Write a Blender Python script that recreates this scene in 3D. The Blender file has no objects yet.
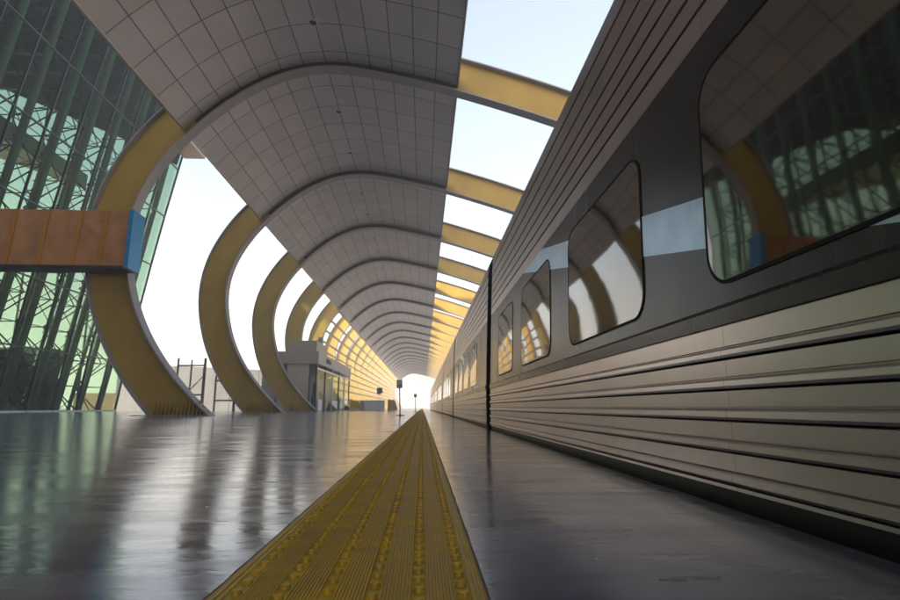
import bpy, math, random
from mathutils import Vector
random.seed(7)
R = math.radians
S = bpy.context.scene
COL = S.collection

# ------------------------------------------------------------------ helpers
class MB:
    """collects geometry, builds ONE mesh object"""
    def __init__(s): s.v = []; s.f = []; s.uv = []; s.sm = []
    def quad(s, pts, uv=None, smooth=False):
        i = len(s.v); s.v += [tuple(p) for p in pts]; s.f.append(tuple(range(i, i+len(pts))))
        s.uv.append(uv or [(0, 0)]*len(pts)); s.sm.append(smooth)
    def box(s, x0, x1, y0, y1, z0, z1):
        p = [(x0,y0,z0),(x1,y0,z0),(x1,y1,z0),(x0,y1,z0),(x0,y0,z1),(x1,y0,z1),(x1,y1,z1),(x0,y1,z1)]
        for q in ((3,2,1,0),(4,5,6,7),(0,1,5,4),(1,2,6,5),(2,3,7,6),(3,0,4,7)):
            s.quad([p[k] for k in q])
    def hexa(s, p):
        for q in ((3,2,1,0),(4,5,6,7),(0,1,5,4),(1,2,6,5),(2,3,7,6),(3,0,4,7)):
            s.quad([p[k] for k in q])
    def tube(s, a, b, r, n=10, r2=None, caps=True):
        a = Vector(a); b = Vector(b); d = (b-a).normalized(); r2 = r if r2 is None else r2
        t = Vector((0,0,1)) if abs(d.z) < .9 else Vector((1,0,0))
        u = d.cross(t).normalized(); w = d.cross(u)
        A = [a+(u*math.cos(2*math.pi*k/n)+w*math.sin(2*math.pi*k/n))*r for k in range(n)]
        B = [b+(u*math.cos(2*math.pi*k/n)+w*math.sin(2*math.pi*k/n))*r2 for k in range(n)]
        for k in range(n):
            l = (k+1) % n; s.quad([A[l],A[k],B[k],B[l]], smooth=True)
        if caps: s.quad(A); s.quad(B[::-1])
    def strip_y(s, prof, y0, y1, smooth=False, close=False, ny=1):
        """profile of (x,z) pairs swept along Y, uv = arc length, y"""
        u = 0; n = len(prof); m = n if close else n-1
        for i in range(m):
            a = prof[i]; b = prof[(i+1) % n]; d = math.hypot(b[0]-a[0], b[1]-a[1])
            for k in range(ny):
                ya = y0+(y1-y0)*k/ny; yb = y0+(y1-y0)*(k+1)/ny
                s.quad([(a[0],ya,a[1]),(b[0],ya,b[1]),(b[0],yb,b[1]),(a[0],yb,a[1])],
                       [(u,ya),(u+d,ya),(u+d,yb),(u,yb)], smooth)
            u += d
    def poly_y(s, poly, y0, y1):
        """closed polygon in XZ extruded along Y with caps"""
        s.strip_y(poly, y0, y1, close=True)
        s.quad([(x,y0,z) for x,z in poly][::-1]); s.quad([(x,y1,z) for x,z in poly])
    def build(s, name, mat, parent=None, loc=None, merge=False):
        me = bpy.data.meshes.new(name); me.from_pydata(s.v, [], s.f)
        uvl = me.uv_layers.new(name='UVMap'); k = 0
        for fuv in s.uv:
            for c in fuv: uvl.data[k].uv = c; k += 1
        me.polygons.foreach_set('use_smooth', s.sm)
        if merge:
            import bmesh
            bm = bmesh.new(); bm.from_mesh(me)
            bmesh.ops.remove_doubles(bm, verts=bm.verts, dist=1e-4)
            bmesh.ops.recalc_face_normals(bm, faces=bm.faces)
            bm.to_mesh(me); bm.free()
        me.materials.append(mat); me.update()
        o = bpy.data.objects.new(name, me); COL.objects.link(o)
        if parent: o.parent = parent
        if loc: o.location = loc
        return o

def tag(o, label=None, cat=None, group=None, kind=None):
    if label: o['label'] = label
    if cat: o['category'] = cat
    if group: o['group'] = group
    if kind: o['kind'] = kind
    return o
def empty(name, loc=(0,0,0), label=None, cat=None, group=None):
    o = bpy.data.objects.new(name, None); COL.objects.link(o); o.location = loc
    o.empty_display_size = .3
    return tag(o, label, cat, group)
def copy_tree(o, parent=None):
    c = o.copy(); COL.objects.link(c)
    if parent: c.parent = parent
    for ch in [x for x in COL.objects if x.parent == o]: copy_tree(ch, c)
    return c

# ------------------------------------------------------------------ materials
def mat(name, col, rough=.5, metal=0., var=.0, vscale=3., vstretch=(1,1,1), bump=0., bscale=20., bstretch=(1,1,1),
        rvar=0., spec=.5, coat=0.):
    m = bpy.data.materials.new(name); m.use_nodes = True
    nt = m.node_tree; b = nt.nodes['Principled BSDF']
    b.inputs['Base Color'].default_value = (*col, 1); b.inputs['Roughness'].default_value = rough
    b.inputs['Metallic'].default_value = metal; b.inputs['Specular IOR Level'].default_value = spec
    b.inputs['Coat Weight'].default_value = coat; b.inputs['Coat Roughness'].default_value = .08
    tc = nt.nodes.new('ShaderNodeTexCoord')
    def noise(scale, stretch, detail=5):
        mp = nt.nodes.new('ShaderNodeMapping'); mp.inputs['Scale'].default_value = stretch
        nt.links.new(tc.outputs['Object'], mp.inputs['Vector'])
        n = nt.nodes.new('ShaderNodeTexNoise'); n.inputs['Scale'].default_value = scale; n.inputs['Detail'].default_value = detail
        nt.links.new(mp.outputs[0], n.inputs['Vector']); return n
    if var or rvar:
        n = noise(vscale, vstretch)
    if var:
        r = nt.nodes.new('ShaderNodeMapRange'); r.inputs[1].default_value = .3; r.inputs[2].default_value = .7
        r.inputs[3].default_value = 1-var; r.inputs[4].default_value = 1+var
        nt.links.new(n.outputs['Fac'], r.inputs[0])
        mx = nt.nodes.new('ShaderNodeVectorMath'); mx.operation = 'SCALE'; mx.inputs[0].default_value = col
        nt.links.new(r.outputs[0], mx.inputs['Scale']); nt.links.new(mx.outputs[0], b.inputs['Base Color'])
    if rvar:
        r = nt.nodes.new('ShaderNodeMapRange'); r.inputs[1].default_value = .3; r.inputs[2].default_value = .7
        r.inputs[3].default_value = max(.01, rough-rvar); r.inputs[4].default_value = rough+rvar
        nt.links.new(n.outputs['Fac'], r.inputs[0]); nt.links.new(r.outputs[0], b.inputs['Roughness'])
    if bump:
        n2 = noise(bscale, bstretch)
        bp = nt.nodes.new('ShaderNodeBump'); bp.inputs['Strength'].default_value = bump; bp.inputs['Distance'].default_value = .01
        nt.links.new(n2.outputs['Fac'], bp.inputs['Height']); nt.links.new(bp.outputs[0], b.inputs['Normal'])
    return m

def glass_mat(name, tint, refl=1.0, rough=0.0, ior=1.5):
    m = bpy.data.materials.new(name); m.use_nodes = True; nt = m.node_tree; nt.nodes.clear()
    out = nt.nodes.new('ShaderNodeOutputMaterial'); mix = nt.nodes.new('ShaderNodeMixShader')
    tr = nt.nodes.new('ShaderNodeBsdfTransparent'); tr.inputs[0].default_value = (*tint, 1)
    gl = nt.nodes.new('ShaderNodeBsdfGlossy'); gl.inputs['Roughness'].default_value = rough
    fr = nt.nodes.new('ShaderNodeFresnel'); fr.inputs['IOR'].default_value = ior
    mu = nt.nodes.new('ShaderNodeMath'); mu.operation = 'MULTIPLY'; mu.inputs[1].default_value = refl; mu.use_clamp = True
    nt.links.new(fr.outputs[0], mu.inputs[0]); nt.links.new(mu.outputs[0], mix.inputs[0])
    nt.links.new(tr.outputs[0], mix.inputs[1]); nt.links.new(gl.outputs[0], mix.inputs[2])
    nt.links.new(mix.outputs[0], out.inputs[0]); return m

GOLD   = mat('gold_paint', (.34,.22,.042), .45, .0, spec=.3, var=.12, vscale=.6, bump=.05, bscale=2)
GREYM  = mat('grey_flange_paint', (.26,.245,.25), .5, .0, var=.08, vscale=1.5)
TRIM   = mat('aluminium_trim', (.62,.60,.57), .35, .6)
DARKM  = mat('dark_metal', (.035,.037,.04), .45, .3)
BLACK  = mat('black_rubber', (.008,.008,.009), .7)
STEEL  = mat('brushed_train_metal', (.66,.575,.545), .29, .9, var=.05, vscale=2.2, vstretch=(1,1.3,.12))
BAND   = mat('dark_gloss_band', (.046,.042,.046), .25, .3, var=.15, vscale=4, vstretch=(1,1,.2), spec=.6, rvar=.04)
STRIPE = mat('pale_blue_stripe', (.62,.78,.95), .32, .75, var=.10, vscale=6)
SKIRT  = mat('skirt_paint', (.012,.012,.012), .5, .0, var=.2, vscale=2)
TGLASS = mat('tinted_window', (.21,.192,.172), .035, 1.0, bump=.035, bscale=1.6)
TGLASS.node_tree.nodes['Principled BSDF'].inputs['IOR'].default_value = 2.2
YEL    = mat('yellow_tactile', (.55,.345,.014), .46, 0., spec=.45, var=.22, vscale=9, bump=.12, bscale=160, rvar=.08)
GROUT  = mat('grout_stain', (.05,.048,.047), .6, 0., var=.4, vscale=14)
GREEN  = glass_mat('green_glass', (.41,.53,.42), .12, .0, 1.5)
GREENB = glass_mat('back_glass', (.74,.86,.77), .5, .0, 1.5)
CLEAR  = glass_mat('clear_glass', (.86,.92,.90), .3, .0, 1.5)
MULL   = mat('mullion_dark', (.025,.03,.028), .4, .4)
PIPE   = mat('column_green_grey', (.13,.17,.14), .45, .1, var=.1)
ROOFM  = mat('building_roof_soffit', (.34,.24,.19), .6, 0., var=.06, vscale=.5)
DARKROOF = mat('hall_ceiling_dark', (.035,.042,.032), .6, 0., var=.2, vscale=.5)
INNER  = mat('building_floor_dark', (.10,.11,.10), .4, 0., var=.2, vscale=.5)
LEAF   = mat('dark_leaf', (.02,.035,.02), .6)
WRAP   = mat('brown_wrap', (.38,.175,.068), .42, 0., var=.2, vscale=1.3, bump=.9, bscale=2.2, bstretch=(1,1,.5))
TAPE   = mat('orange_tape', (.42,.16,.012), .45)
BLUE   = mat('blue_panel', (.012,.20,.42), .35, 0., var=.06, vscale=4)
KIOSK  = mat('kiosk_grey_panel', (.37,.33,.30), .5, .0, var=.05)
KROOF  = mat('kiosk_roof_grey', (.31,.28,.255), .5, .0, var=.06)
WHITE  = mat('white_paint', (.75,.74,.72), .5, 0., var=.05)
CONC   = mat('pale_concrete', (.50,.48,.45), .8, 0., var=.10, vscale=.6)
CONCW  = mat('weathered_concrete', (.15,.148,.146), .85, 0., var=.14, vscale=.5)
SAND   = mat('sand_ground', (.30,.235,.17), .9, 0., var=.15, vscale=.3, bump=.3, bscale=3)
TRACK  = mat('ballast', (.16,.15,.14), .9, 0., var=.35, vscale=20, bump=1., bscale=25)
HOARD  = mat('orange_hoarding', (.22,.095,.04), .7, 0., var=.25, vscale=1.5)
PINK   = mat('terracotta_panel', (.50,.36,.28), .6, 0., var=.08)
BOARD  = mat('notice_board', (.10,.13,.14), .25, 0., var=.3, vscale=9)
PAPER  = mat('notice_paper', (.42,.45,.46), .5, 0., var=.3, vscale=18)
FAR    = mat('far_building', (.62,.60,.58), .8, 0., var=.05, vscale=.1)
WIN    = mat('far_window', (.45,.46,.47), .4)

def add_seams(m, col):
    nt = m.node_tree; b = nt.nodes['Principled BSDF']; src = b.inputs['Base Color'].links[0].from_socket
    tc = nt.nodes.new('ShaderNodeTexCoord'); sp = nt.nodes.new('ShaderNodeSeparateXYZ'); nt.links.new(tc.outputs['Object'], sp.inputs[0])
    def M(op, a, c):
        n = nt.nodes.new('ShaderNodeMath'); n.operation = op
        for k, q in enumerate((a, c)):
            if isinstance(q, (int, float)): n.inputs[k].default_value = q
            else: nt.links.new(q, n.inputs[k])
        return n.outputs[0]
    t = M('FRACT', M('DIVIDE', sp.outputs[1], 1.27), 0.)
    ln = M('MULTIPLY', M('LESS_THAN', M('ABSOLUTE', M('SUBTRACT', t, .5), 0.), .0018), .45)
    mx = nt.nodes.new('ShaderNodeMix'); mx.data_type = 'RGBA'; mx.inputs[7].default_value = (*col, 1)
    nt.links.new(ln, mx.inputs[0]); nt.links.new(src, mx.inputs[6]); nt.links.new(mx.outputs[2], b.inputs['Base Color'])
add_seams(STEEL, (.10,.09,.08))

def ceiling_mat():
    m = mat('ceiling_panels', (.45,.435,.44), .55, .0, var=.0)
    nt = m.node_tree; b = nt.nodes['Principled BSDF']
    uv = nt.nodes.new('ShaderNodeUVMap'); uv.uv_map = 'UVMap'
    sp = nt.nodes.new('ShaderNodeSeparateXYZ'); nt.links.new(uv.outputs[0], sp.inputs[0])
    def M(op, a, b_=None, c=None):
        n = nt.nodes.new('ShaderNodeMath'); n.operation = op
        for k, q in enumerate((a, b_, c)):
            if q is None: continue
            if isinstance(q, (int, float)): n.inputs[k].default_value = q
            else: nt.links.new(q, n.inputs[k])
        return n.outputs[0]
    PU, PV = 1.02, 1.85
    us = M('DIVIDE', sp.outputs[0], PU); vs = M('DIVIDE', sp.outputs[1], PV)
    def line(x, w):   # 1 near an integer
        fr = M('FRACT', x); d = M('MINIMUM', fr, M('SUBTRACT', 1.0, fr)); return M('LESS_THAN', d, w)
    ln = M('MAXIMUM', line(us, .022), line(vs, .0125))
    cb = nt.nodes.new('ShaderNodeCombineXYZ')
    nt.links.new(M('FLOOR', us), cb.inputs[0]); nt.links.new(M('FLOOR', vs), cb.inputs[1])
    wn = nt.nodes.new('ShaderNodeTexWhiteNoise'); wn.noise_dimensions = '2D'; nt.links.new(cb.outputs[0], wn.inputs['Vector'])
    f = M('ADD', .93, M('MULTIPLY', wn.outputs['Value'], .12))
    ns = nt.nodes.new('ShaderNodeTexNoise'); ns.inputs['Scale'].default_value = .8; ns.inputs['Detail'].default_value = 6
    nt.links.new(uv.outputs[0], ns.inputs['Vector'])
    f = M('MULTIPLY', f, M('ADD', .86, M('MULTIPLY', ns.outputs['Fac'], .28)))
    f = M('MULTIPLY', f, M('SUBTRACT', 1.0, M('MULTIPLY', ln, .78)))
    sc = nt.nodes.new('ShaderNodeVectorMath'); sc.operation = 'SCALE'; sc.inputs[0].default_value = (.45,.435,.44)
    nt.links.new(f, sc.inputs['Scale']); nt.links.new(sc.outputs[0], b.inputs['Base Color'])
    return m
CEIL = ceiling_mat()

def floor_mat():
    m = bpy.data.materials.new('polished_concrete'); m.use_nodes = True; nt = m.node_tree; b = nt.nodes['Principled BSDF']
    tc = nt.nodes.new('ShaderNodeTexCoord')
    def N(scale, st, det=6, dist=0.):
        mp = nt.nodes.new('ShaderNodeMapping'); mp.inputs['Scale'].default_value = st
        nt.links.new(tc.outputs['Object'], mp.inputs[0])
        n = nt.nodes.new('ShaderNodeTexNoise'); n.inputs['Scale'].default_value = scale; n.inputs['Detail'].default_value = det
        n.inputs['Distortion'].default_value = dist
        nt.links.new(mp.outputs[0], n.inputs['Vector']); return n.outputs['Fac']
    def MR(x, a, b_, c, d):
        r = nt.nodes.new('ShaderNodeMapRange')
        for k, q in enumerate((a, b_, c, d)): r.inputs[k+1].default_value = q
        nt.links.new(x, r.inputs[0]); return r.outputs[0]
    def M(op, a, b_):
        n = nt.nodes.new('ShaderNodeMath'); n.operation = op
        for k, q in enumerate((a, b_)):
            if isinstance(q, (int, float)): n.inputs[k].default_value = q
            else: nt.links.new(q, n.inputs[k])
        return n.outputs[0]
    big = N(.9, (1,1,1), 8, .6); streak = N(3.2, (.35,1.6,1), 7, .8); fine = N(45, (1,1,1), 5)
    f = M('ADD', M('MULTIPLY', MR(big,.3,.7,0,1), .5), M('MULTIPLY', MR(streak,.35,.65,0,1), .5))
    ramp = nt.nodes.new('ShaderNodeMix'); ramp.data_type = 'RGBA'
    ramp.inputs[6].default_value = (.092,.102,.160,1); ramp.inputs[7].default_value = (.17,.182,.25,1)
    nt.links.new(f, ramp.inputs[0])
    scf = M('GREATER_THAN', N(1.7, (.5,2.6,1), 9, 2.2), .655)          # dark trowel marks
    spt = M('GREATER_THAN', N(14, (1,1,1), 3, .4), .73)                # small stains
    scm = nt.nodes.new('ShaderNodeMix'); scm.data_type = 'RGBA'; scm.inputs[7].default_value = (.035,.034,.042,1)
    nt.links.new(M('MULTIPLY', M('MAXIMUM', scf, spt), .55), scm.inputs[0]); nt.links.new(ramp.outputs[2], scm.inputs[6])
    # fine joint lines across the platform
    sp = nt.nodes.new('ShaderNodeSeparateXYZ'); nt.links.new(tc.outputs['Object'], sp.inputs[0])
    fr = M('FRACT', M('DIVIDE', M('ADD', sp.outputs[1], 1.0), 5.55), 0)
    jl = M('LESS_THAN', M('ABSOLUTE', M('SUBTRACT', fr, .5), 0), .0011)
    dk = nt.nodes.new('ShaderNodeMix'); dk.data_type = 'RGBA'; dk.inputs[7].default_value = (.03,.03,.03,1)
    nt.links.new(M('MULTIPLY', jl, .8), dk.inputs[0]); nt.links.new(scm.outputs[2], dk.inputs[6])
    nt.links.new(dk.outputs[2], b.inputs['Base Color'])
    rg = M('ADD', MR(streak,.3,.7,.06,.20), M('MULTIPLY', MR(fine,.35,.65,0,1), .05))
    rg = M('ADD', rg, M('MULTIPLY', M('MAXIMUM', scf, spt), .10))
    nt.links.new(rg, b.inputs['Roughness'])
    b.inputs['Specular IOR Level'].default_value = 1.0
    h = M('ADD', M('MULTIPLY', N(5, (.4,1.3,1), 4, .5), 1.0), M('MULTIPLY', N(30, (.6,1.2,1), 4, .3), .30))
    bp = nt.nodes.new('ShaderNodeBump'); bp.inputs['Strength'].default_value = .5; bp.inputs['Distance'].default_value = .003
    nt.links.new(h, bp.inputs['Height']); nt.links.new(bp.outputs[0], b.inputs['Normal'])
    return m
FLOOR = floor_mat()

# ------------------------------------------------------------------ the canopy profile
IN = [(-8.4,0),(-9.1,.6),(-10.2,1.78),(-11.15,3.1),(-11.85,4.5),(-12.27,6.0),(-12.42,7.4),(-12.25,8.75),(-11.78,10.0),
      (-11.1,11.15),(-10.3,12.15),(-9.1,13.35),(-7.65,14.45),(-6.1,15.2),(-4.6,15.5),(-3.0,15.42),(-.6,14.97),(1.73,14.4),
      (5.8,13.15),(9.5,11.7),(13.0,9.8),(16.0,7.2),(18.2,4.0),(19.5,0)]
def spline(P, n=6):
    out = []
    for i in range(len(P)-1):
        p0 = P[max(i-1,0)]; p1 = P[i]; p2 = P[i+1]; p3 = P[min(i+2,len(P)-1)]
        for k in range(n):
            t = k/n
            out.append(tuple(.5*((2*p1[j])+(-p0[j]+p2[j])*t+(2*p0[j]-5*p1[j]+4*p2[j]-p3[j])*t*t+(-p0[j]+3*p1[j]-3*p2[j]+p3[j])*t**3) for j in (0,1)))
    out.append(P[-1]); return out
def smooth(P, it=3):
    for _ in range(it):
        P = [P[0]]+[tuple((P[i-1][j]+2*P[i][j]+P[i+1][j])/4 for j in (0,1)) for i in range(1,len(P)-1)]+[P[-1]]
    return P
CI = smooth(spline(IN), 6)
def offset(P, d):
    """towards the outside of the arch, clipped to z>=0"""
    o = []
    for i in range(len(P)):
        a = P[max(i-1,0)]; b = P[min(i+1,len(P)-1)]; tx, tz = b[0]-a[0], b[1]-a[1]; l = math.hypot(tx,tz)
        o.append((P[i][0]-tz/l*d, P[i][1]+tx/l*d))
    return o
def foot(P):
    """make both ends land on z=0"""
    P = list(P)
    if P[0][1] > 0:
        a, b = P[0], P[1]; t = a[1]/(b[1]-a[1]); P.insert(0, (a[0]-(b[0]-a[0])*t, 0.0))
    while P[1][1] <= 0: P.pop(0)
    if P[0][1] < 0:
        a, b = P[0], P[1]; t = -a[1]/(b[1]-a[1]); P[0] = (a[0]+(b[0]-a[0])*t, 0.0)
    a, b = P[-1], P[-2]
    if a[1] > 0: t = a[1]/(b[1]-a[1]); P.append((a[0]-(b[0]-a[0])*t, 0.0))
    elif a[1] < 0: t = -a[1]/(b[1]-a[1]); P[-1] = (a[0]+(b[0]-a[0])*t, 0.0)
    return P
DEPTH = 1.68
def curve_band(mb, d0, d1, y0, y1):
    A = foot(offset(CI, d0)); B = foot(offset(CI, d1))
    n = min(len(A), len(B))
    # resample both to the same count by index
    def res(P, n):
        L = [0]
        for i in range(1, len(P)): L.append(L[-1]+math.hypot(P[i][0]-P[i-1][0], P[i][1]-P[i-1][1]))
        out = []; j = 0
        for k in range(n):
            t = L[-1]*k/(n-1)
            while j < len(L)-2 and L[j+1] < t: j += 1
            q = (t-L[j])/max(1e-9, L[j+1]-L[j]); out.append(tuple(P[j][c]+(P[j+1][c]-P[j][c])*q for c in (0,1)))
        return out
    A = res(A, 150); B = res(B, 150)
    for i in range(149):
        a, b, c, d = A[i], A[i+1], B[i+1], B[i]
        mb.quad([(a[0],y0,a[1]),(b[0],y0,b[1]),(c[0],y0,c[1]),(d[0],y0,d[1])], smooth=False)
        mb.quad([(d[0],y1,d[1]),(c[0],y1,c[1]),(b[0],y1,b[1]),(a[0],y1,a[1])], smooth=False)
        mb.quad([(a[0],y1,a[1]),(b[0],y1,b[1]),(b[0],y0,b[1]),(a[0],y0,a[1])], smooth=True)
        mb.quad([(d[0],y0,d[1]),(c[0],y0,c[1]),(c[0],y1,c[1]),(d[0],y1,d[1])], smooth=True)
    for k in (0, 149):
        a, d = A[k], B[k]; mb.quad([(a[0],y0,a[1]),(d[0],y0,d[1]),(d[0],y1,d[1]),(a[0],y1,a[1])])

Y1 = 23.2
RIBY = [Y1-11.9*k for k in (5,4,3,2,1)] + [ Y1, 35.1] + [46.2+11.1*k for k in range(20)]
ORD = ['zeroth','first','second','third','fourth','fifth','sixth','seventh','eighth','ninth','tenth','eleventh','twelfth','thirteenth',
       'fourteenth','fifteenth','sixteenth','seventeenth','eighteenth','nineteenth','twentieth','twenty-first','twenty-second','twenty-third']
RIBGROUP = 'gold arch ribs carrying the canopy'
K1 = 5
rib0 = empty('arch_rib', (0,Y1,0))
m = MB(); curve_band(m, .062, DEPTH-.062, -.03, .03); m.build('web', GOLD, rib0)
m = MB(); curve_band(m, 0, .06, -.30, .30); m.build('inner_flange', GREYM, rib0)
m = MB(); curve_band(m, DEPTH-.06, DEPTH, -.30, .30); m.build('outer_flange', GREYM, rib0)
def web_shade():  # dark strip over the gold web, painting in the shade under the ceiling
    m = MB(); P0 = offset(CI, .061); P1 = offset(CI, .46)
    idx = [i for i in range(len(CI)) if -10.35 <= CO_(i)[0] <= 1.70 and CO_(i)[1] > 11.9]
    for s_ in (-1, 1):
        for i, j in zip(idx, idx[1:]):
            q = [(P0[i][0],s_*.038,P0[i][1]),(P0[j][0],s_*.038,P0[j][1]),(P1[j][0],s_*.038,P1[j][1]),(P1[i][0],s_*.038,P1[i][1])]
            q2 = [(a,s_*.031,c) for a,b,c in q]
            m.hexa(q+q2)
    return m.build('painted_shade_strip', WEBSHADE, rib0)
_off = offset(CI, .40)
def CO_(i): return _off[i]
WEBSHADE = mat('painted_shade_brown', (.022,.013,.008), .6, 0., spec=.2)  # near-black brown stands for shaded gold
web_shade()
m = MB(); m.box(-11.5,-8.42,-.36,.36,.004,.03); m.build('base_plate', GREYM, rib0)
def rib_x(d, z):
    P = offset(CI, d)
    for i in range(len(P)-1):
        if P[i][1] <= z <= P[i+1][1]: 
            t = (z-P[i][1])/(P[i+1][1]-P[i][1]); return P[i][0]+(P[i+1][0]-P[i][0])*t
    return P[0][0]
xs0 = foot(offset(CI, DEPTH-.07))[0][0]; xs1 = foot(offset(CI, .07))[0][0]
ribbare = copy_tree(rib0)
for k in range(14):
    x = xs0+(xs1-xs0)*(k+.7)/14.6; m = MB()
    h = .62 if k < 12 else .62-.2*(k-11)
    for s in (-1, 1):
        yb = s*.032; ye = s*.28
        p = [(x-.012,yb,.032),(x+.012,yb,.032),(x+.012,ye,.032),(x-.012,ye,.032)]
        q = [(x-.012-.25*h*0,yb,h),(x+.012,yb,h),(x+.012,yb+s*.03,h),(x-.012,yb+s*.03,h)]
        m.hexa(p+q)
    m.build('base_stiffener', GOLD, rib0)
def rib_label(k):
    if k < K1: return 'gold arch rib out of view, %s back from the largest rib' % ORD[K1-k]
    n = k-K1+1
    if n == 1: return 'largest and nearest gold arch rib, crossed by the brown wrapped sign box'
    if n == 2: return 'second gold arch rib, its foot beside the dark gate frames'
    if n == 3: return 'third gold arch rib, its foot in front of the grey kiosk'
    if n in (4, 5): return '%s gold arch rib, rising through the %s of the kiosk roof' % (ORD[n], 'front' if n == 4 else 'back')
    return '%s gold arch rib counted from the nearest, behind the kiosk' % ORD[n]
for k, y in enumerate(RIBY):
    if k == K1: o = rib0
    elif k in (K1+1, K1+2): o = copy_tree(rib0)
    elif k == K1+3: o = ribbare
    else: o = copy_tree(ribbare)
    o.location = (0, y, 0); tag(o, rib_label(k), 'arch rib', RIBGROUP)

# ceiling vault, one object per bay between two ribs
CO = offset(CI, .40)
CC = [p for p in CO if -10.6 <= p[0] <= 1.75 and p[1] > 11.9]
CR = [p for p in CO if p[0] >= 7.2 and p[1] > 3.2]
def ceiling_bay(L, near):
    r = empty('ceiling_bay', (0,0,0))
    y0, y1 = .045, L-.045
    m = MB(); m.strip_y(CC[::-1], y0, y1, smooth=True, ny=1); m.build('soffit_panel', CEIL, r, merge=False)
    top = [(p[0], p[1]+.35) for p in CC]
    m = MB(); m.strip_y(top, y0, y1, smooth=True); m.build('roof_sheet', KROOF, r)
    a, b = CC[0], CC[-1]
    m = MB(); m.box(a[0]-.10,a[0]-.002,y0,y1,a[1]-.10,a[1]+.42)
    e = m.build('edge_trim', TRIM, r)
    m = MB(); m.box(b[0]+.002,b[0]+.06,y0,y1,b[1]-.10,b[1]+.36); m.build('edge_trim', KROOF, r)
    if False:
        m = MB(); m.strip_y(CR[::-1], y0, y1, smooth=True); m.build('track_side_soffit', CEIL, r)
        m = MB(); m.strip_y([(p[0], p[1]+.35) for p in CR], y0, y1, smooth=True); m.build('track_side_roof', KROOF, r)
    for yy in (L*.36, L*.77):
        i = min(range(len(CC)), key=lambda q: abs(CC[q][0]+4.55)); p = CC[i]
        m = MB(); m.tube((p[0],yy,p[1]+.05),(p[0],yy,p[1]-.035),.2,16); d = m.build('downlight', TRIM, r)
        m = MB(); m.tube((p[0],yy,p[1]-.02),(p[0],yy,p[1]-.042),.15,16); m.build('lens', DARKM, d)
    return r
bayA = ceiling_bay(11.9, True); bayB = ceiling_bay(11.1, False)
usedA = usedB = False
for k in range(len(RIBY)-1):
    L = RIBY[k+1]-RIBY[k]
    if L > 11.5: o = bayA if not usedA else copy_tree(bayA); usedA = True
    else: o = bayB if not usedB else copy_tree(bayB); usedB = True
    o.location = (0, RIBY[k], 0)
    n = k-K1+1
    lab = ('grey panelled ceiling bay out of view, %s back from the darkest bay' % ORD[K1-1-k] if k < K1-1 else
           'darkest grey panelled ceiling bay at the top of the picture, before the nearest rib' if k == K1-1 else
           'grey panelled ceiling bay just beyond the nearest gold rib' if k == K1 else
           '%s panelled ceiling bay beyond the nearest gold rib' % ORD[n])
    tag(o, lab, 'ceiling', 'panelled ceiling bays between the ribs')

# horizontal rails on the far ribs
P = offset(CI, -.10)
sel = []
target = [(1.3+i*1.18) for i in range(10)]
ORDL = ['lowest','second','third','fourth','fifth','sixth','seventh','eighth','ninth','topmost']
for i, z in enumerate(target):
    seg = [q for q in P if q[0] < -5 and abs(q[1]-z) < .4]
    q = min(seg, key=lambda q: abs(q[1]-z))
    m = MB(); m.box(-.11,.11,0,RIBY[-1]-RIBY[K1+4],-.085,.085)
    o = m.build('horizontal_rail', GREYM, None, (q[0],RIBY[K1+4],q[1]))
    tag(o, ('%s long grey rail running along the far gold ribs' % ORDL[i]) if i in (0, 9) else
        '%s long grey rail from the ground along the far gold ribs' % ORDL[i], 'rail', 'rails along the far ribs')

# ------------------------------------------------------------------ setting: ground, platform, track
def struct(o): o['kind'] = 'structure'; return o
m = MB()
m.quad([(-3000,-900,-.10),(.9,-900,-.10),(.9,4000,-.10),(-3000,4000,-.10)])
m.quad([(.9,-900,-.10),(.9,-900,-1.1),(.9,4000,-1.1),(.9,4000,-.10)][::-1])
m.quad([(12,-900,-.10),(3000,-900,-.10),(3000,4000,-.10),(12,4000,-.10)])
m.quad([(12,-900,-1.1),(12,-900,-.10),(12,4000,-.10),(12,4000,-1.1)][::-1])
struct(m.build('ground', SAND))
m = MB(); m.quad([(.9,-900,-1.096),(12,-900,-1.096),(12,4000,-1.096),(.9,4000,-1.096)]); struct(m.build('track_bed', TRACK))
m = MB(); m.box(-26.6,1.055,-60,50.2,-.09,0)
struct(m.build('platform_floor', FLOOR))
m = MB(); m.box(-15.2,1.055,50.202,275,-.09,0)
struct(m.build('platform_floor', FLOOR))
m = MB(); m.box(.902,1.05,-60,275,-1.09,-.092); struct(m.build('platform_wall', CONC))

# ------------------------------------------------------------------ tactile strip
tac = empty('tactile_paving', (0,0,0), 'long yellow ribbed tactile strip with rows of studs on the platform floor', 'tactile paving')
X0, X1 = -.382, .118; W = X1-X0
cols = [X0+W*t for t in (.088,.252,.420,.588,.755,.918)]
prof = [(X0-.004,.0005),(X0,.004),(X0+.004,.0062)]
def ridges(a, b, n):
    out = []; w = (b-a)/n
    for i in range(n):
        x = a+w*i; out += [(x+w*.14,.0035),(x+w*.32,.0066),(x+w*.68,.0066),(x+w*.86,.0035)]
    return out
ch = .0125
edges = [X0+.006]+[q for c in cols for q in (c-ch, c+ch)]+[X1-.006]
for i in range(0, len(edges), 2):
    a, b = edges[i], edges[i+1]
    prof += ridges(a, b, max(2, round((b-a)/.0066)) if (b-a) > .03 else 2)
    if i+2 < len(edges): prof += [(b+.001,.0012),(edges[i+2]-.001,.0012)]
prof += [(X1-.004,.0062),(X1,.004),(X1+.004,.0005)]
m = MB(); m.strip_y(prof[::-1], -1.5, 268)
m.build('ribbed_mat', YEL, tac)
m = MB(); pitch = .0635
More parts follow.
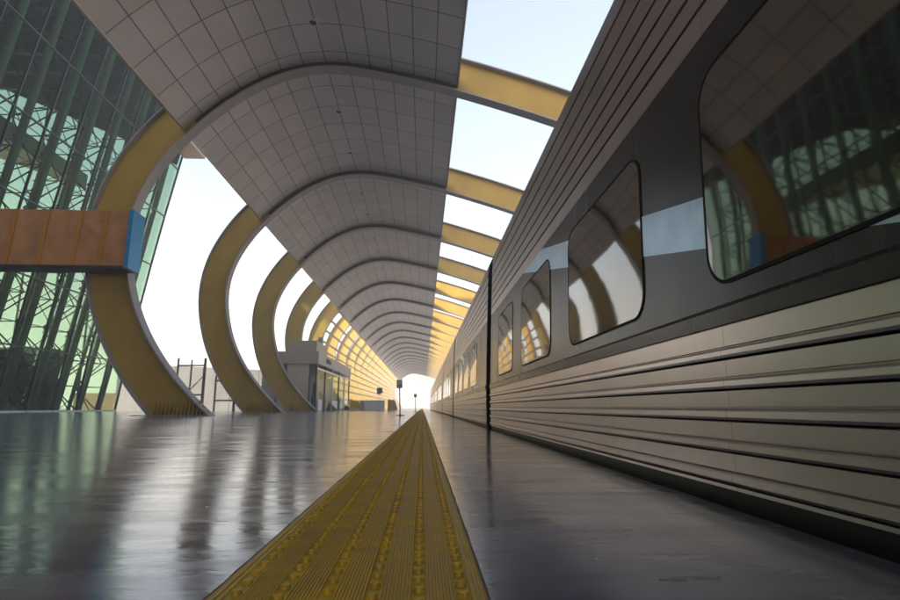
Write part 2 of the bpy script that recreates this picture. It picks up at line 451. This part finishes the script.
for ci, c in enumerate(cols):
    y = .55+(pitch*.5 if ci % 2 else 0)
    while y < 34:
        jx = random.uniform(-.0008,.0008); n = 10 if y < 4 else 6
        h = .0102+random.uniform(-.0006,.0006); r0, r1 = .0108, .0084
        A = [(c+jx+r0*1.05*math.cos(2*math.pi*k/n), y+r0*math.sin(2*math.pi*k/n), .0010) for k in range(n)]
        B = [(c+jx+r1*1.05*math.cos(2*math.pi*k/n), y+r1*math.sin(2*math.pi*k/n), h) for k in range(n)]
        for k in range(n):
            l = (k+1) % n; m.quad([A[k],A[l],B[l],B[k]], smooth=True)
        m.quad(B); y += pitch
o = m.build('stud', YEL, tac); o['kind'] = 'stuff'
for (xa, s) in ((X0-.003,-1),(X1+.003,1)):
    m = MB(); y = -1.0; pts = []
    while y < 30:
        pts.append((y, .0045+random.random()*.0025)); y += .06 if y < 5 else .25
    for (ya, wa), (yb, wb) in zip(pts, pts[1:]):
        q = [(xa,ya,.0012),(xa+s*wa,ya,.0012),(xa+s*wb,yb,.0012),(xa,yb,.0012)]
        m.quad(q if s > 0 else q[::-1])
    m.build('grout', GROUT, tac)

# ------------------------------------------------------------------ train
def XB(z):   # side wall lean
    if z < .7: return 1.1
    return 1.1+.028*(z-.7)
LC = 10.3
ribsz = [(.552,.515),(.443,.405),(.336,.295),(.225,.185),(.115,.072)]
low = [(1.1,.632)]
for a, b in ribsz:
    low += [(1.1,a+.006),(1.112,a+.004),(1.112,a+.0005),(1.090,a-.003),(1.085,a-.010),(1.084,b+.010),(1.0885,b+.001),(1.130,b+.001),(1.130,b-.006),(1.1,b-.0075)]
low += [(1.1,.052)]
up = [(XB(1.842),1.842)]
for g in (1.97,2.09,2.22,2.35,2.51,2.68):
    x = XB(g)+.002*(g-1.84)*10*.5
    up += [(x,g-.007),(x+.03,g-.006),(x+.03,g+.006),(x-.002,g+.010)]
up += [(1.185,2.86),(1.20,2.90),(1.215,2.90),(1.225,2.955),(1.26,3.01),(1.36,3.07),(1.6,3.14),(2.0,3.19),(2.6,3.21)]
def coach():
    r = empty('passenger_coach', (0,0,0))
    m = MB(); m.strip_y(low, 0, LC); m.strip_y([(1.1,.632),(2.6,.632)], 0, .001)
    m.build('corrugated_side', STEEL, r)
    for a, b in ribsz:  # black strips paint in the shade under each ridge
        m = MB(); m.box(1.114,1.129,.002,LC-.002,b-.0055,b+.0005); m.build('groove_shade', BLACK, r)
    for g in (1.97,2.09,2.22,2.35,2.51,2.68):  # upper grooves get the same painted-in shade
        x = XB(g)+.002*(g-1.84)*5; m = MB(); m.box(x+.018,x+.029,.002,LC-.002,g-.0055,g+.0055); m.build('groove_shade', BLACK, r)
    m = MB(); m.strip_y([(XB(1.838),1.838),(XB(.705)-.0,.712),(1.089,.699),(1.087,.694),(1.090,.636),(1.1,.633)], 0, LC); m.build('window_band', BAND, r)
    m = MB(); m.strip_y(up[::-1], 0, LC); m.build('upper_side', STEEL, r)
    m = MB(); m.poly_y([(1.112,.050),(1.125,-.42),(1.3,-.62),(3.4,-.62),(3.9,-.42),(3.9,.050)], 0, LC); m.build('skirt', SKIRT, r)
    m = MB(); m.poly_y([(1.16,.06),(1.19,1.8),(1.25,2.85),(1.42,3.04),(2.6,3.18),(3.8,3.04),(4.02,2.8),(4.10,.06)], .0, LC); m.build('inner_shell', STEEL, r)
    m = MB(); m.poly_y([(1.30,-.3),(1.34,2.80),(1.6,2.98),(3.6,2.98),(3.86,2.8),(3.9,-.3)], LC+.001, LC+.599); m.build('gangway_bellows', BLACK, r)
    # corner posts next to the gap
    for yy in (-.012, LC):
        m = MB(); m.poly_y([(1.106,.03),(1.104,.7),(XB(1.8)+.006,1.8),(1.19,2.84),(1.3,3.0),(1.3,.03)], yy, yy+.012); m.build('end_frame', BLACK, r)
    # bolts beside the gap
    for wi, y0 in enumerate((1.8,3.88,5.95,8.03)):
        y1 = y0+1.43 if wi < 3 else y0+1.27
        z0, z1 = .795, 1.655; rad = .13
        def outline(g, rr):
            pts = []
            for (cy, cz, a0) in ((y1+g-rr,z1+g-rr,0),(y0-g+rr,z1+g-rr,90),(y0-g+rr,z0-g+rr,180),(y1+g-rr,z0-g+rr,270)):
                for k in range(9):
                    a = R(a0+k*90/8); pts.append((cy+rr*math.cos(a), cz+rr*math.sin(a)))
            return pts
        w = empty('x'); COL.objects.unlink(w); bpy.data.objects.remove(w)
        gl = outline(0, rad); fr = outline(.014, rad+.014)
        m = MB(); n = len(gl)
        for k in range(n):
            l = (k+1) % n
            A = (XB(gl[k][1])-.006,*gl[k]); B = (XB(gl[l][1])-.006,*gl[l]); C = (XB(fr[l][1])-.005,*fr[l]); D = (XB(fr[k][1])-.005,*fr[k])
            m.quad([A,B,C,D]); C2 = (C[0]+.02,*fr[l]); D2 = (D[0]+.02,*fr[k]); m.quad([D,C,C2,D2])
            A2 = (A[0]+.004,*gl[k]); B2 = (B[0]+.004,*gl[l]); m.quad([B,A,A2,B2])
        win = m.build('window', BLACK, r, merge=True)
        m = MB(); bow = .003
        # slightly bowed pane, so reflections waver as real glass does
        NY, NZ = 14, 10
        def inside(y, z):
            return XB(z)-.0045-bow*(1-((y-(y0+y1)/2)/((y1-y0)/2))**2)*(1-((z-(z0+z1)/2)/((z1-z0)/2))**2)
        cx = ((y0+y1)/2, (z0+z1)/2); rings = [1.0,.9,.75,.55,.3]
        for a_, b_ in zip(rings, rings[1:]):
            for k in range(n):
                l = (k+1) % n
                P4 = [(cx[0]+(gl[q][0]-cx[0])*t, cx[1]+(gl[q][1]-cx[1])*t) for q, t in ((k,a_),(l,a_),(l,b_),(k,b_))]
                m.quad([(inside(*p),*p) for p in P4][::-1], smooth=True)
        P4 = [(cx[0]+(gl[q][0]-cx[0])*rings[-1], cx[1]+(gl[q][1]-cx[1])*rings[-1]) for q in range(n)]
        m.quad([(inside(*p),*p) for p in P4][::-1], smooth=True)
        m.build('pane', TGLASS, win, merge=True)
    # diagonal pale blue stripe across the band
    def zb(y): return .96+.2185*(y-1.2-2.084)
    pts = []
    ya, yb = .9, 8.6; N = 60; m = MB()
    for k in range(N):
        q = []
        for y in (ya+(yb-ya)*k/N, ya+(yb-ya)*(k+1)/N):
            lo = min(max(zb(y),.715),1.835); hi = min(max(zb(y)+.213,.715),1.835); q.append((y,lo,hi))
        (a,al,ah),(b,bl,bh) = q
        if ah-al < 1e-4 and bh-bl < 1e-4: continue
        m.quad([(XB(al)-.0022,a,al),(XB(ah)-.0022,a,ah),(XB(bh)-.0022,b,bh),(XB(bl)-.0022,b,bl)])
    m.build('stripe', STRIPE, r)
    return r
c0 = coach(); PITCH = 10.9
labs = ['nearest silver coach with the large dark windows and pale blue stripe',
        'second silver coach from the camera, just beyond the tall black gap',
        'third silver coach along the platform, farther than the second black gap',
        'fourth silver coach along the platform', 'fifth silver coach along the platform',
        'sixth silver coach along the platform', 'seventh silver coach along the platform', 'farthest silver coach at the head of the train']
for k in range(-2,8):
    o = c0 if k == 0 else copy_tree(c0)
    o.location = (0, -1.2+PITCH*k, 0)
    tag(o, labs[k] if k >= 0 else 'silver coach out of view, %s back from the nearest in view' % ORD[-k], 'train coach', 'silver coaches of the train')

# ------------------------------------------------------------------ sign stands on the platform
def sign_stand(x, y, h, pw, ph, lean, label):
    r = empty('sign_stand', (x,y,.001), label, 'sign stand')
    m = MB(); m.tube((0,0,0),(0,0,.025),.17,20); m.tube((0,0,.025),(0,0,.05),.06,12,r2=.035); m.build('base', DARKM, r)
    m = MB(); m.tube((0,0,.05),(0,0,h-ph*.55),.026,10); m.build('post', DARKM, r)
    m = MB(); m.box(-pw/2,pw/2,-.03,.012,h-ph,h); b = m.build('sign_board', BOARD, r)
    m = MB(); m.box(-pw*.36,pw*.36,-.034,-.0305,h-ph*.55,h-ph*.12); m.box(-pw*.3,pw*.1,-.034,-.0305,h-ph*.85,h-ph*.66); m.build('notice', PAPER, b)
    r.rotation_euler = (0,-lean,0); return r
sign_stand(-.92,23.44,1.46,.24,.34,.035,'nearer dark sign post on a round base left of the yellow strip')
sign_stand(-.50,41.8,1.32,.22,.26,.03,'farther and smaller dark sign post near the end of the yellow strip')

# ------------------------------------------------------------------ brown wrapped sign box hanging at the first rib
sb = empty('wrapped_sign_box', (-11.9,22.0,5.8), 'long brown wrapped overhead sign box with a blue end panel on the nearest rib', 'sign box')
def L(x, y, z): return (x+11.9, y-22.0, z-5.8)
m = MB(); z0, z1 = 5.86, 8.16; xa, xb = -20.8, -11.90
N = 60; M_ = 14
def wr(x, z):
    t = (x-xa)/(xb-xa)
    w = .010*math.sin(x*9+z*2)+.008*math.sin(z*5+x*3.1)
    dx, dz = x+14.2, z-8.16
    ang = math.atan2(dz, dx+.001); d = math.hypot(dx, dz)
    if d < 2.2 and dx > 0: w += .075*math.sin(ang*16)*max(0, 1-d/2.2)
    return -w
for i in range(N):
    for j in range(M_):
        q = []
        for (a, b) in ((i,j),(i+1,j),(i+1,j+1),(i,j+1)):
            x = xa+(xb-xa)*a/N; z = z0+(z1-z0)*b/M_; q.append(L(x, 22.0+wr(x,z), z))
        m.quad(q, smooth=True)
o = m.build('front_wrap', WRAP, sb, merge=True)
m = MB(); p = L(xa,22.06,z0); q = L(xb,22.84,z1); m.box(p[0],q[0]-.001,p[1],q[1],p[2],q[2]); m.build('box_body', WRAP, sb)
for x in (-20.3,-18.95,-17.6,-16.3,-15.05,-13.75,-12.75):
    m = MB(); p = L(x-.06,21.93,z0+.02); q = L(x+.06,21.97,z1-.005)
    for k in range(10):
        za = p[2]+(q[2]-p[2])*k/10; zb_ = p[2]+(q[2]-p[2])*(k+1)/10; j = -.008*math.sin(k*1.7+x)
        m.box(p[0]+j-.14*(9-k)/10,q[0]+j-.14*(9-k)/10,p[1],q[1],za,zb_)
    m.build('tape_seam', TAPE, sb)
m = MB(); p = L(xa,21.96,z0-.10); q = L(xb,22.88,z0-.002); m.box(p[0],q[0],p[1],q[1],p[2],q[2]); m.build('bottom_frame', DARKM, sb)
m = MB(); p = L(xb,21.95,z0-.11); q = L(xb+.17,22.88,z1+.02); m.box(p[0]+.002,q[0],p[1],q[1],p[2],q[2]); m.build('end_panel', BLUE, sb)

# ------------------------------------------------------------------ terminal building: leaning green glass front
YE = 50.0
def GX(z): return -26.4+.115*z+.0016*z*z if z < 26 else -22.33+.19*(z-26)
ZT = 31.0  # hall top raised out of sight so its roof shades the near beams
tb = empty('glass_terminal', (0,0,0), 'tall green glass terminal hall leaning over the platform on the left', 'building')
BW = 2.75; nb = 40; TZ = [0,4.2,8.6,13.0,17.6,22.2,26.6,ZT]
for k in range(nb):
    ya, yb = YE-BW*(k+1), YE-BW*k; m = MB()
    for za, zb_ in zip(TZ, TZ[1:]):
        t = [random.uniform(-.012,.012) for _ in range(4)]
        m.quad([(GX(za)+t[0],ya+.03,za+.04),(GX(za)+t[1],yb-.03,za+.04),(GX(zb_)+t[2],yb-.03,zb_-.04),(GX(zb_)+t[3],ya+.03,zb_-.04)])
    m.build('glass_bay', GREEN, tb)
for k in range(nb+1):
    y = YE-BW*k; m = MB()
    for za, zb_ in zip(TZ, TZ[1:]):
        m.hexa([(GX(za)-.12,y-.035,za),(GX(za)+.05,y-.035,za),(GX(za)+.05,y+.035,za),(GX(za)-.12,y+.035,za),
                (GX(zb_)-.12,y-.035,zb_),(GX(zb_)+.05,y-.035,zb_),(GX(zb_)+.05,y+.035,zb_),(GX(zb_)-.12,y+.035,zb_)])
    m.build('mullion', MULL, tb)
for z in TZ[1:-1]:
    m = MB(); m.box(GX(z)-.10,GX(z)+.04,YE-BW*nb,YE,z-.04,z+.04); m.build('transom', MULL, tb)
# leaning truss columns with zig-zag bracing
for k in range(18):
    y = YE-.9-BW*k
    c = None
    m = MB(); m.tube((GX(0)-1.0,y,0),(GX(ZT)-1.0,y,ZT),.24,12); c = m.build('column', PIPE, tb)
    m = MB(); m.tube((GX(0)-3.4,y,0),(GX(ZT)-3.4,y,ZT),.16,10); m.build('back_chord', PIPE, c)
    m = MB(); zz = [i*2.0 for i in range(16)]
    for i, (za, zb_) in enumerate(zip(zz, zz[1:])):
        a, b = (-1.0,-3.4) if i % 2 == 0 else (-3.4,-1.0)
        m.tube((GX(za)+a,y,za),(GX(zb_)+b,y,zb_),.05,6,caps=False)
        m.tube((GX(zb_)-1.0,y,zb_),(GX(zb_)-3.4,y,zb_),.04,6,caps=False)
    m.build('bracing', MULL, c)
    if k < 17:
        m = MB()
        for i in range(0, 15):
            za, zb_ = 2.0*i, 2.0*i+2.0
            if i % 2: za, zb_ = zb_, za
            m.tube((GX(za)-1.6,y,za),(GX(zb_)-1.6,y-BW,zb_),.045,6,caps=False)
        for i in range(0, 15):
            za, zb_ = 2.0*i, 2.0*i+2.0
            if i % 2 == 0: za, zb_ = zb_, za
            m.tube((GX(za)-2.6,y,za),(GX(zb_)-2.6,y-BW,zb_),.03,5,caps=False)
            if i: m.tube((GX(2.*i)-1.6,y,2.*i),(GX(2.*i)-1.6,y-BW,2.*i),.03,5,caps=False)
        m.build('cross_bracing', MULL, c)
# end gable glass
m = MB(); m.poly_y([(-44,30.5),(-41,30.4),(-28,25.0),(-23.2,22.6),(-21.6,30.5)], YE-.25, YE-.12); m.build('gable_wall', DARKROOF, tb)
m = MB(); m.poly_y([(-43,28.0),(-37,24.9),(-30.5,21.0),(-30.5,19.6),(-37,22.0),(-43,24.0)], 36.5, YE-1.2); m.build('gallery_slab', mat('gallery_cream', (.20,.19,.13), .6), tb)
XBK = -44.0
m = MB()
for za, zb_ in zip(TZ, TZ[1:]):
    m.quad([(XBK,YE-.3,za),(GX(za)-.13,YE-.3,za),(GX(zb_)-.13,YE-.3,zb_),(XBK,YE-.3,zb_)])
m.build('gable_glass', GREENB, tb)
for x in (-29.5,-32.5,-35.5,-38.5,-41.5):
    m = MB(); m.box(x-.05,x+.05,YE-.38,YE-.22,0,ZT); m.build('gable_mullion', MULL, tb)
m = MB()
m.quad([(XBK,YE,0),(XBK,34.5,0),(XBK,34.5,ZT),(XBK,YE,ZT)]); m.build('back_glass', GREENB, tb)
m = MB(); m.box(XBK-.2,XBK-.12,-62,34.4,0,ZT-.41); m.build('back_wall', CONC, tb)  # unseen solid wall, added to stop sun passing through the hall
for k in range(34):
    y = YE-3.3*k; m = MB(); m.box(XBK-.1,XBK+.1,y-.06,y+.06,0,ZT); m.build('back_mullion', MULL, tb)
for z in (3,6,9,12,15,18):
    m = MB(); m.box(XBK-.08,XBK+.08,-62,YE,z-.06,z+.06); m.build('back_transom', MULL, tb)
m = MB(); m.box(XBK-1.5,GX(ZT)+.1,-64,YE+.2,ZT-.4,ZT+1.0); m.build('roof', ROOFM, tb)
m = MB(); m.box(GX(23.4)+.12,-20.8,45.0,YE+.2,23.45,24.0); m.build('roof_overhang', ROOFM, tb)
m = MB(); m.box(XBK,GX(ZT)-.3,-62,YE-.5,ZT-.55,ZT-.402); m.build('hall_ceiling', DARKROOF, tb)
for k in range(24):   # roof beams under the soffit, inside
    y = YE-1.6-BW*k; m = MB(); m.box(XBK+.2,GX(ZT)-1.6,y-.14,y+.14,ZT-1.9,ZT-.402); m.build('roof_beam', MULL, tb)
m = MB(); m.box(XBK,-26.62,-62,YE-.01,-.09,.02); m.build('hall_floor', INNER, tb)
m = MB(); m.box(XBK+.3,-26.2,-62.5,-62.2,0,ZT-.41); m.build('end_wall', CONC, tb)
m = MB(); m.box(-43.5,-33.5,-20,YE-6,5.2,5.8); m.build('mezzanine', INNER, tb)
m = MB(); m.box(-26.75,-26.35,YE-BW*nb,YE,0,.12); m.build('plinth', CONC, tb)
m = MB(); m.box(-43.5,-29.9,45.5,47.5,.02,5.0); m.build('dark_reflection_block', mat('painted_dark_reflection', (.03,.042,.034), .5, 0., var=.4, vscale=.6), tb)  # dark block added to imitate the dark reflection low in the glass
# dark plants placed behind the glass to imitate reflected trees
def bush(name, x, y, h, r, label, group):
    root = empty(name, (x,y,.02), label, 'plant', group)
    m = MB()
    for s in range(5): 
        a = s*1.26; m.tube((0,0,0),(.35*r*math.cos(a),.35*r*math.sin(a),h*.75),.03,5)
    m.build('stem', DARKM, root)
    m = MB()
    for k in range(420):
        t = random.random()**.7; a = random.uniform(0,6.283); rr = r*random.random()**.5*(.5+.8*math.sin(3.0*min(1,t+.05)))
        c = Vector((rr*math.cos(a), rr*math.sin(a), h*(.15+.85*t)))
        d = Vector((random.gauss(0,1),random.gauss(0,1),random.gauss(0,.6))).normalized()*random.uniform(.12,.28)
        e = d.cross(Vector((random.gauss(0,1),random.gauss(0,1),random.gauss(0,1)))).normalized()*d.length*.4
        m.quad([c-d,c+e,c+d,c-e])
    m.build('foliage', LEAF, root)
for i, (x, y, h, r, lb) in enumerate(((-28.6,36.5,3.2,1.3,'dark plant imitating a tree reflection in the lower green glass, farthest left'),(-28.8,39.6,4.2,1.6,'tallest dark plant imitating a tree reflection in the lower green glass'),
                                     (-29.2,42.6,3.3,1.4,'dark plant imitating a tree reflection in the lower green glass, nearest the hall corner'))):
    bush('tree_reflection_plant', x, y, h, r, lb, 'dark plants imitating tree reflections in the green glass')

# ------------------------------------------------------------------ kiosk
kx, ky = -9.05, 48.3
kk = empty('platform_kiosk', (kx,ky,0), 'grey flat roofed kiosk with glass side wall standing under the fourth rib', 'kiosk')
KL = 21.5
m = MB(); m.box(-2.55,-.62,0,.12,0,4.0); m.box(-4.6,-3.35,0,.12,0,4.0); m.build('front_panel', KIOSK, kk)
m = MB(); m.box(-.60,-.12,.03,.06,0,4.0); m.build('front_glass', CLEAR, kk)
m = MB(); m.box(-3.34,-2.57,.03,.06,0,4.0); m.build('front_glass', CLEAR, kk)
for x in (-.12, -.61, -2.56, -3.35):
    m = MB(); m.box(x-.045,x+.045,-.02,.14,.0,4.0) if x != -.12 else m.box(-.14,.02,-.03,.16,0,4.0); m.build('post', DARKM, kk)
for k in range(5):
    y = .16+k*(KL-.16)/5; y2 = .16+(k+1)*(KL-.16)/5
    m = MB(); m.box(-.06,-.03,y+.06,y2-.06,.05,3.55); m.build('side_glass', CLEAR, kk)
    m = MB(); m.box(-.12,.02,y2-.07,y2+.07,0,4.0); m.build('post', DARKM if k % 2 == 0 else TRIM, kk)
m = MB(); m.box(-4.7,.12,-.14,KL+.2,4.0,5.05); f = m.build('fascia', KROOF, kk)
m = MB(); m.box(-2.7,-.2,.4,4.5,5.05,6.05); m.build('plant_box', KROOF, kk)
m = MB(); m.box(-.95,-.55,5.0,5.5,5.05,6.9); m.build('chimney', KROOF, kk)
m = MB(); m.box(.122,.14,3.6,6.4,4.35,4.75); m.build('dark_sign_plate', BLACK, kk)
for y in (7.4, 12.0):
    m = MB(); m.tube((.12,y,4.2),(.24,y,4.05),.08,10); m.build('wall_lamp', WHITE, kk)
m = MB(); m.box(-.13,.02,.18,KL,3.58,3.70); m.build('transom', TRIM, kk)
m = MB(); m.box(-4.6,-4.5,.12,KL,0,4.0); m.build('back_wall', WHITE, kk)
m = MB(); m.box(-3.0,-1.0,7,7.1,0,3.4); m.box(-3.0,-1.0,14,14.1,0,3.4); m.build('partition', WHITE, kk)
m = MB(); m.box(-.02,-.012,1.2,3.0,.06,1.0); m.box(-.02,-.012,9,12.4,.06,1.0); m.build('frosted_panel', WHITE, kk)
# dark hanging banner/coat inside
m = MB(); m.box(-.9,-.7,3.2,4.0,.9,2.5); m.box(-.9,-.75,2.6,3.3,.5,1.3); m.build('dark_machine', DARKM, kk)

# counter, panels and blue sign behind the kiosk
ct = empty('white_counter', (-6.9,62,0), 'low white counter on the platform right of the kiosk', 'counter')
m = MB(); m.box(.65,2.72,0,.9,0,1.02); m.build('body', WHITE, ct)
m = MB(); m.hexa([(-.0,.0,0),(.64,.0,0),(.64,.9,0),(.0,.9,0),(.1,0,1.02),(.5,0,1.02),(.5,.9,1.02),(.1,.9,1.02)]); m.build('end_panel', KIOSK, ct)
m = MB(); m.box(-.0,2.8,-.06,.96,1.02,1.08); m.build('top', CONC, ct)
yb = empty('yellow_barrier', (-8.5,66,0), 'yellow barrier box on the platform between kiosk and white counter', 'barrier')
m = MB(); m.hexa([(0,0,0),(1.45,0,0),(1.45,.8,0),(0,.8,0),(0,.1,1.25),(1.1,.1,1.0),(1.1,.7,1.0),(0,.7,1.25)]); m.build('body', mat('yellow_plastic', (.62,.36,.02), .4), yb)
m = MB(); m.box(.05,1.4,-.03,-.001,.05,.2); m.build('foot_rail', WHITE, yb)
pk = empty('terracotta_screen', (-3.9,63.5,0), 'low terracotta coloured screen with a yellow post right of the white counter', 'screen')
m = MB(); m.hexa([(.32,0,.02),(1.15,0,.02),(1.15,.5,.02),(.32,.5,.02),(.32,0,1.15),(.75,0,1.15),(.75,.5,1.15),(.32,.5,1.15)]); m.build('panel', PINK, pk)
m = MB(); m.box(.0,.31,-.03,.3,0,1.2); m.build('post', mat('yellow_post', (.52,.30,.03), .4), pk)
bs = empty('blue_sign', (-4.6,60.5,0), 'blue platform sign standing in front of the far gold ribs', 'sign')
m = MB(); m.box(-.29,.12,-.04,.04,1.72,2.40); b = m.build('sign_panel', mat('teal_blue_sign', (.02,.20,.33), .4), bs)
m = MB(); m.box(.122,.30,-.04,.04,1.78,2.38); m.build('side_panel', WRAP, bs)
m = MB(); m.tube((-.08,0,0),(-.08,0,1.72),.03,8); m.build('post', TRIM, bs)
m = MB(); m.tube((-.08,0,0),(-.08,0,.03),.22,16); m.build('base', DARKM, bs)

# ------------------------------------------------------------------ gates, wall and hoarding beyond the ribs
def gate(x0, x1, y, h, diag, label, group='dark gate frames beyond the ribs', mid=True):
    r = empty('gate_frame', (x0,y,-.1), label, 'gate frame', group); w = x1-x0
    for x, t in ((0,.07),(w,.10)):
        m = MB(); m.box(x-t,x+t,-.07,.07,0,h); m.build('post', DARKM, r)
    if mid: m = MB(); m.box(w*.5-.06,w*.5+.06,-.05,.05,0,h*.97); m.build('post', DARKM, r)
    for z in (h*.86, h*.32):
        m = MB(); m.box(.072,w-.102,-.045,.045,z-.07,z+.07); m.build('rail', DARKM, r)
    if diag: m = MB(); m.tube((w*.5+.06,0,h*.42),(w-.1,0,h*.66),.05,6); m.build('brace', DARKM, r)
    return r
gate(-21.7,-19.35,50.6,4.75,True,'taller dark gate frame with a diagonal brace beyond the ribs')
gate(-18.3,-16.6,50.6,3.2,False,'lower dark gate frame left of the second rib', mid=False)
w = empty('concrete_wall', (-26,66,-.1), 'pale concrete boundary wall beyond the gate frames', 'wall')
m = MB()
for k in range(6):
    xa, xb = -9+k*3.2, -9+k*3.2+3.16; za = 5.3-.14*k; m.hexa([(xa,0,0),(xb,0,0),(xb,.3,0),(xa,.3,0),(xa,0,za+.14),(xb,0,za),(xb,.3,za),(xa,.3,za+.14)])
m.build('panel', CONCW, w)
h = empty('orange_hoarding', (-38,90,-.1), 'low orange brown hoarding on the sand outside the ribs', 'hoarding')
m = MB(); m.box(-16,20,0,.15,0,2.6); m.build('board', HOARD, h)
for k in range(9):
    m = MB(); m.box(-16+k*4-.1,-16+k*4+.1,-.12,-.001,0,2.3); m.build('post', CONC, h)

# ------------------------------------------------------------------ far pale buildings beyond the end of the platform
for i, (x, y, wd, hh, lb) in enumerate(((-14,360,16,9,'pale distant block left of the far sign post'),(8,420,14,7,'lower pale distant block behind the end of the yellow strip'),
                                    (-40,430,30,12,'wide pale distant block behind the far gold ribs'))):
    b = empty('distant_building', (x,y,-.1), lb, 'building', 'pale distant buildings')
    m = MB(); m.box(-wd/2,wd/2,0,12,0,hh); m.build('wall', FAR, b)
    for k in range(int(wd/3)):
        m = MB(); m.box(-wd/2+.8+k*3,-wd/2+2.2+k*3,-.06,-.002,hh*.45,hh*.7); m.build('window', WIN, b)
    m = MB(); m.box(-wd/2-.3,wd/2+.3,-.3,12.3,hh,hh+.5); m.build('roof', FAR, b)
fn = empty('end_fence', (0,276,-.1), 'low pale fence across the far end of the platform', 'fence')
for k in range(12):
    m = MB(); m.box(-14+k*1.4-.05,-14+k*1.4+.05,-.05,.05,0,2.2); m.build('post', CONC, fn)
for z in (.6,1.3,2.0):
    m = MB(); m.box(-14,1.4,-.03,.03,z-.05,z+.05); m.build('rail', CONC, fn)

# ------------------------------------------------------------------ haze
HAZE = True
if HAZE:
    hm = bpy.data.materials.new('haze_air'); hm.use_nodes = True; nt = hm.node_tree; nt.nodes.clear()
    out = nt.nodes.new('ShaderNodeOutputMaterial'); pv = nt.nodes.new('ShaderNodeVolumePrincipled')
    pv.inputs['Color'].default_value = (.96,.94,.91,1); pv.inputs['Density'].default_value = .0034
    pv.inputs['Anisotropy'].default_value = .3
    nt.links.new(pv.outputs[0], out.inputs['Volume'])
    m = MB(); m.box(-3200,3200,-950,4100,-2.2,38); o = m.build('haze', hm); o['kind'] = 'stuff'

# ------------------------------------------------------------------ light
AZ = math.atan2(.86, .51)       # light travels towards (+.75,+.66)
EL = R(27)
sd = bpy.data.lights.new('sun', 'SUN'); sd.energy = 5.0; sd.angle = R(.6); sd.color = (1.0,.92,.80)
so = bpy.data.objects.new('sun', sd); COL.objects.link(so)
ld = Vector((math.sin(AZ)*math.cos(EL), math.cos(AZ)*math.cos(EL), -math.sin(EL)))
so.rotation_euler = ld.to_track_quat('-Z', 'Y').to_euler(); so.location = (-60,-60,60)
wd = bpy.data.worlds.new('World'); S.world = wd; wd.use_nodes = True; nt = wd.node_tree
bg = nt.nodes['Background']; sky = nt.nodes.new('ShaderNodeTexSky'); sky.sky_type = 'NISHITA'; sky.sun_disc = False
sky.sun_elevation = EL; sky.sun_rotation = math.atan2(-ld.x, -ld.y)
sky.air_density = 1.2; sky.dust_density = 5.0; sky.ozone_density = 1.0; sky.altitude = 0
hs = nt.nodes.new('ShaderNodeHueSaturation'); hs.inputs['Saturation'].default_value = .75
nt.links.new(sky.outputs[0], hs.inputs['Color']); nt.links.new(hs.outputs[0], bg.inputs[0]); bg.inputs[1].default_value = .138

# ------------------------------------------------------------------ camera
f_px, vx, vy = 555.0, 422.5, 407.3
cd = bpy.data.cameras.new('camera'); cam = bpy.data.objects.new('camera', cd); COL.objects.link(cam); S.camera = cam
cd.sensor_width = 36; cd.lens = 36*f_px/900; cd.clip_start = .05; cd.clip_end = 9000
d = Vector(((vx-450)/f_px, (vy-300)/f_px, 1)).normalized()         # world +Y in camera (right, down, forward)
zc = Vector((1,0,0)).cross(d).normalized()
if zc.y > 0: zc = -zc
xc = d.cross(zc)
# columns of the world matrix: camera right, up, back expressed in world axes
right = Vector((xc.x,d.x,zc.x)); down = Vector((xc.y,d.y,zc.y)); fwd = Vector((xc.z,d.z,zc.z))
from mathutils import Matrix
Mx = Matrix(((right.x,-down.x,-fwd.x),(right.y,-down.y,-fwd.y),(right.z,-down.z,-fwd.z))).to_4x4()
Mx.translation = Vector((0,0,.34)); cam.matrix_world = Mx
cd.dof.use_dof = True; cd.dof.focus_distance = 2.6; cd.dof.aperture_fstop = 6.3

S.view_settings.view_transform = 'Standard'; S.view_settings.look = 'None'; S.view_settings.gamma = 1
S.view_settings.exposure = 1.78
try: S.view_settings.use_curve_mapping = False
except Exception: pass
S.render.engine = 'CYCLES'; S.cycles.max_bounces = 10; S.cycles.transparent_max_bounces = 16; S.cycles.volume_bounces = 1
